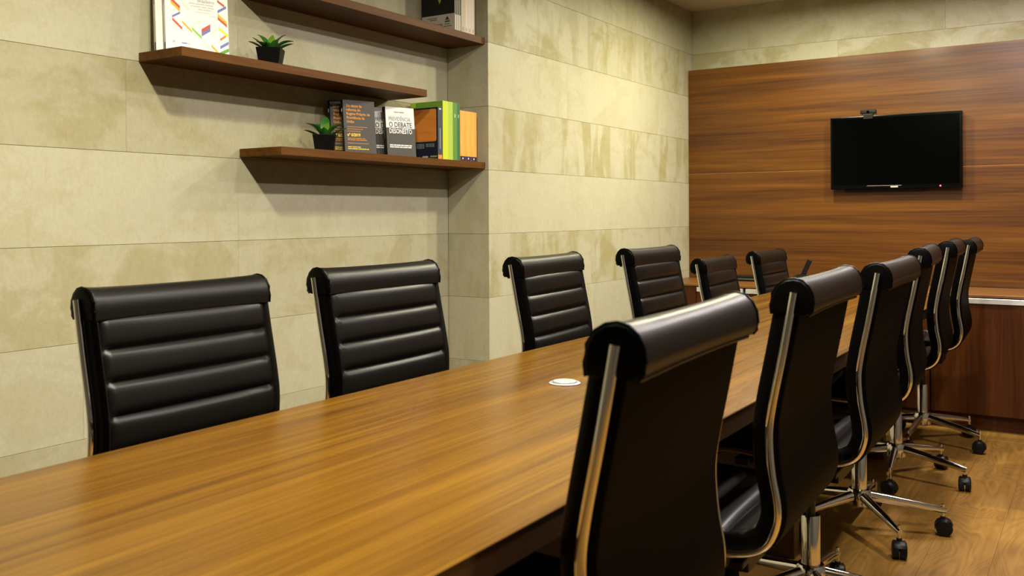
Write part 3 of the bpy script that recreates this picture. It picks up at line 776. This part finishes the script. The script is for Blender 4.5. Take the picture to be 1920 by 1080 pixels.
def make_chair():
    t = thing('office_chair', 'black ribbed leather chair', 'chair')
    up_parts = []
    fr, rear = pad(BACK, 7, -1)
    bk = fr.build('backrest', M['leather'], t, smooth=True, angle=50); dark_sides(bk, 0.2265)
    rear.build('back_shell', M['shell'], bk, smooth=True, angle=50)
    fr, rear = pad(SEAT, 5, -1)
    st = fr.build('seat', M['leather'], t, smooth=True, angle=50); dark_sides(st, 0.2265)
    rear.build('seat_shell', M['shell'], st, smooth=True, angle=50)
    # rolled head end
    sec = [(.1865, .958), (.1850, .975), (.188, .995), (.198, 1.011), (.212, 1.0195), (.227, 1.022), (.241, 1.019), (.252, 1.009), (.259, .995), (.261, .978), (.259, .966), (.253, .959), (.244, .957), (.232, .958), (.212, .958)]
    c = Vector((.227, .985)); vs, fs = [], []
    ks = [(-0.2375, .90), (-0.2365, .985), (-0.2325, 1.03), (-0.226, 1.035), (-0.200, .995), (-0.12, .955), (0, .94), (0.12, .955), (0.200, .995), (0.226, 1.035), (0.2325, 1.03), (0.2365, .985), (0.2375, .90)]
    for v, k in ks:
        for p in sec:
            q = c + (Vector(p) - c) * k; vs.append((q.x, v, q.y))
    n = len(sec)
    for i in range(len(ks) - 1):
        for k in range(n): fs.append((i * n + k, i * n + (k + 1) % n, (i + 1) * n + (k + 1) % n, (i + 1) * n + k))
    fs.append(tuple(range(n))); e = (len(ks) - 1) * n; fs.append(tuple(range(e + n - 1, e - 1, -1)))
    hr = MB().add(vs, fs).build('head_roll', M['leather'], t, smooth=True, angle=55); dark_sides(hr, 0.2340)
    mb = MB()
    mb.tube([(.248, -0.222, .9555), (.249, -0.1, .9585), (.249, 0, .959), (.249, 0.1, .9585), (.248, 0.222, .9555)], 0.0036, 8)
    mb.build('hem_piping', M['leather'], hr, smooth=True)
    for sg in (-1, 1):
        ring = [(c.x + (p[0] - c.x) * 1.03, sg * 0.2335, c.y + (p[1] - c.y) * 1.03) for p in sec]
        MB().tube(ring[:12], 0.0026, 7).build('end_piping', M['leather_side'], hr, smooth=True)
    rails = []
    rp, _ = resample(catmull(RAIL, 14), 0.011)
    for sg in (-1, 1):
        MB().tube([(p.x, sg * 0.2440, p.y) for p in rp], [0.0072] * (len(rp) - 2) + [0.0068, 0.005], 12, ref=(0, 1, 0)).build('side_rail', M['chrome'], t, smooth=True, angle=60)
    MB().box((-0.11, -0.17, 0.447), (0.11, 0.17, 0.462)).box((-0.12, -0.10, 0.415), (0.10, 0.10, 0.4468)).box((-0.15, -0.215, 0.462), (-0.11, 0.215, 0.482)).box((0.05, -0.215, 0.462), (0.09, 0.215, 0.480)).build('tilt_mechanism', M['black'], t, bevel=0.004)
    MB().tube([(-0.02, 0.10, 0.43), (-0.02, 0.21, 0.428)], 0.005, 8).build('height_lever', M['black'], t)
    lower = []
    lower.append(MB().tube([(0, 0, 0.285), (0, 0, 0.425)], 0.0135, 14).build('gas_piston', M['darkmetal'], t, smooth=True))
    lower.append(MB().lathe([(0.0265, 0.09), (0.0265, 0.286), (0.0245, 0.290), (0.015, 0.2905)], 26).build('column_tube', M['chrome'], t, smooth=True))
    lower.append(MB().lathe([(0.030, 0.086), (0.040, 0.094), (0.042, 0.112), (0.041, 0.140), (0.036, 0.150), (0.0275, 0.152)], 30).build('base_hub', M['chrome'], t, smooth=True))
    arms = []
    me_arm = MB().tube([(0.030, 0, 0.126), (0.10, 0, 0.117), (0.20, 0, 0.103), (0.275, 0, 0.0905), (0.292, 0, 0.0880)], [0.0195, 0.0175, 0.0145, 0.0120, 0.0105], 12, sx=0.85).mesh('base_arm', M['chrome'], smooth=True, angle=60)
    me_stem = MB().tube([(0, 0, 0.040), (0, 0, 0.088)], 0.0055, 10).mesh('stem', M['chrome'], smooth=True)
    wl = MB()
    for sg in (-1, 1):
        prof = [(0.006, 0.0022), (0.0265, 0.0022), (0.0280, 0.005), (0.0280, 0.019), (0.0255, 0.0225), (0.012, 0.0245), (0.004, 0.0245)]
        tmp = MB().lathe([(r, y) for r, y in prof], 22, axis='y')
        wl.add([(x, sg * y, z) for x, y, z in tmp.v], tmp.f)
    me_wheel = None
    prof = [(0.006, 0.0022), (0.0265, 0.0022), (0.0280, 0.005), (0.0280, 0.019), (0.0255, 0.0225), (0.012, 0.0245), (0.004, 0.0245)]
    tmp = MB().lathe(prof, 22, axis='y'); me_wheel = tmp.mesh('wheel', M['black'], smooth=True)
    hood = MB(); hv, hf = [], []
    n = 12
    for y in (-0.0205, -0.018, 0.018, 0.0205):
        for k in range(n + 1):
            a = math.pi * (-0.04 + 0.90 * k / n); rr_ = 0.0315 if abs(y) < 0.02 else 0.0295
            hv.append((rr_ * math.cos(a), y, rr_ * math.sin(a)))
    for k in range(n + 1):
        a = math.pi * (-0.04 + 0.90 * k / n); hv.append((0.0288 * math.cos(a), -0.018, 0.0288 * math.sin(a)))
    for k in range(n + 1):
        a = math.pi * (-0.04 + 0.90 * k / n); hv.append((0.0288 * math.cos(a), 0.018, 0.0288 * math.sin(a)))
    m = n + 1
    order = [4, 0, 1, 2, 3, 5, 4]
    for q in range(6):
        a_, b_ = order[q], order[q + 1]
        for k in range(n): hf.append((a_ * m + k, a_ * m + k + 1, b_ * m + k + 1, b_ * m + k))
    hood.add(hv, hf)
    hood.box((-0.004, -0.0035, -0.004), (0.018, 0.0035, 0.030))
    hood.tube([(0.004, 0, 0.028), (0.004, 0, 0.038)], 0.009, 10)
    me_hood = hood.mesh('caster', M['black'], smooth=True, angle=50)
    return t, [o for o in t.children if o not in lower], (me_arm, me_stem, me_wheel, me_hood)

proto, upper, (ME_ARM, ME_STEM, ME_WHEEL, ME_HOOD) = make_chair()
UPPER_NAMES = {o.name for o in upper}

def base_legs(root, ang, rng):
    for k in range(5):
        a = ang + k * 2 * math.pi / 5
        obj('base_arm', ME_ARM, root, (0, 0, 0), (0, 0, a))
        # the wheel pair trails its stem by a few millimetres, turned as it last rolled
        ca = rng.uniform(0, 2 * math.pi)
        px, py = 0.285 * math.cos(a), 0.285 * math.sin(a)
        c = obj('caster', ME_HOOD, root, (px, py, 0.0285), (0, 0, ca))
        w1 = obj('wheel', ME_WHEEL, c); w2 = obj('wheel', ME_WHEEL, c, (0, 0, 0), (0, 0, math.pi))
        obj('stem', ME_STEM, c, (0.004, 0, 0.0285 - 0.0285 - 0.006))

RC = [(-0.716, 1.191, 0.043, 0.000, R(30), 'black ribbed chair nearest the camera, its rolled top in the centre foreground'),
      (-0.713, 1.915, 0.031, 0.007, R(-10), 'black ribbed chair on the right side, second from the camera'),
      (-0.713, 2.668, 0.012, 0.000, R(17), 'black ribbed chair on the right side, third from the camera'),
      (-0.758, 3.489, 0.069, 0.009, R(20), 'black ribbed chair on the right side, fourth from the camera, base fully in view'),
      (-0.773, 4.263, 0.050, 0.010, R(-13), 'black ribbed chair on the right side, second from the low cabinets'),
      (-0.779, 4.991, 0.044, -0.003, R(-22), 'black ribbed chair on the right side, farthest, next to the low cabinets')]
LC = [(-1.521, 1.331, -0.020, -0.017, R(54), 'black ribbed chair on the wall side, leftmost in the picture'),
      (-1.465, 1.936, -0.017, -0.007, R(-54), 'black ribbed chair on the wall side below the lowest shelf'),
      (-1.410, 2.758, -0.072, -0.012, R(33), 'black ribbed chair in front of the concrete column, its left part'),
      (-1.340, 3.455, -0.012, -0.008, R(40), 'black ribbed chair in front of the column where it meets the wood cladding'),
      (-1.348, 4.220, -0.050, -0.080, R(36), 'black ribbed chair on the wall side, lower and second from the far end'),
      (-1.345, 5.010, 0.003, -0.076, R(36), 'black ribbed chair on the wall side, farthest, below the cladding')]
first = True
src_children = list(proto.children)
for (side, lst) in (('R', RC), ('L', LC)):
    for (x, y, th, lift, ba, lab) in lst:
        c = proto if first else copy_tree(proto)
        if first:
            tpl = None
        c.location = (x, y, 0)
        c.rotation_euler = (0, 0, th if side == 'R' else math.pi - th)
        tag(c, lab, 'chair', 'black ribbed chairs at the conference table')
        first = False
        c['_lift'] = lift; c['_ba'] = ba
chairs = [o for o in col.objects if o.get('category') == 'chair']
for c in chairs:
    lift, ba = c['_lift'], c['_ba']
    del c['_lift']; del c['_ba']
    for ch in c.children:
        if ch.name.split('.')[0] in ('backrest', 'seat', 'head_roll', 'side_rail', 'tilt_mechanism', 'height_lever'):
            ch.location.z += lift
    base_legs(c, ba - c.rotation_euler.z, rnd)
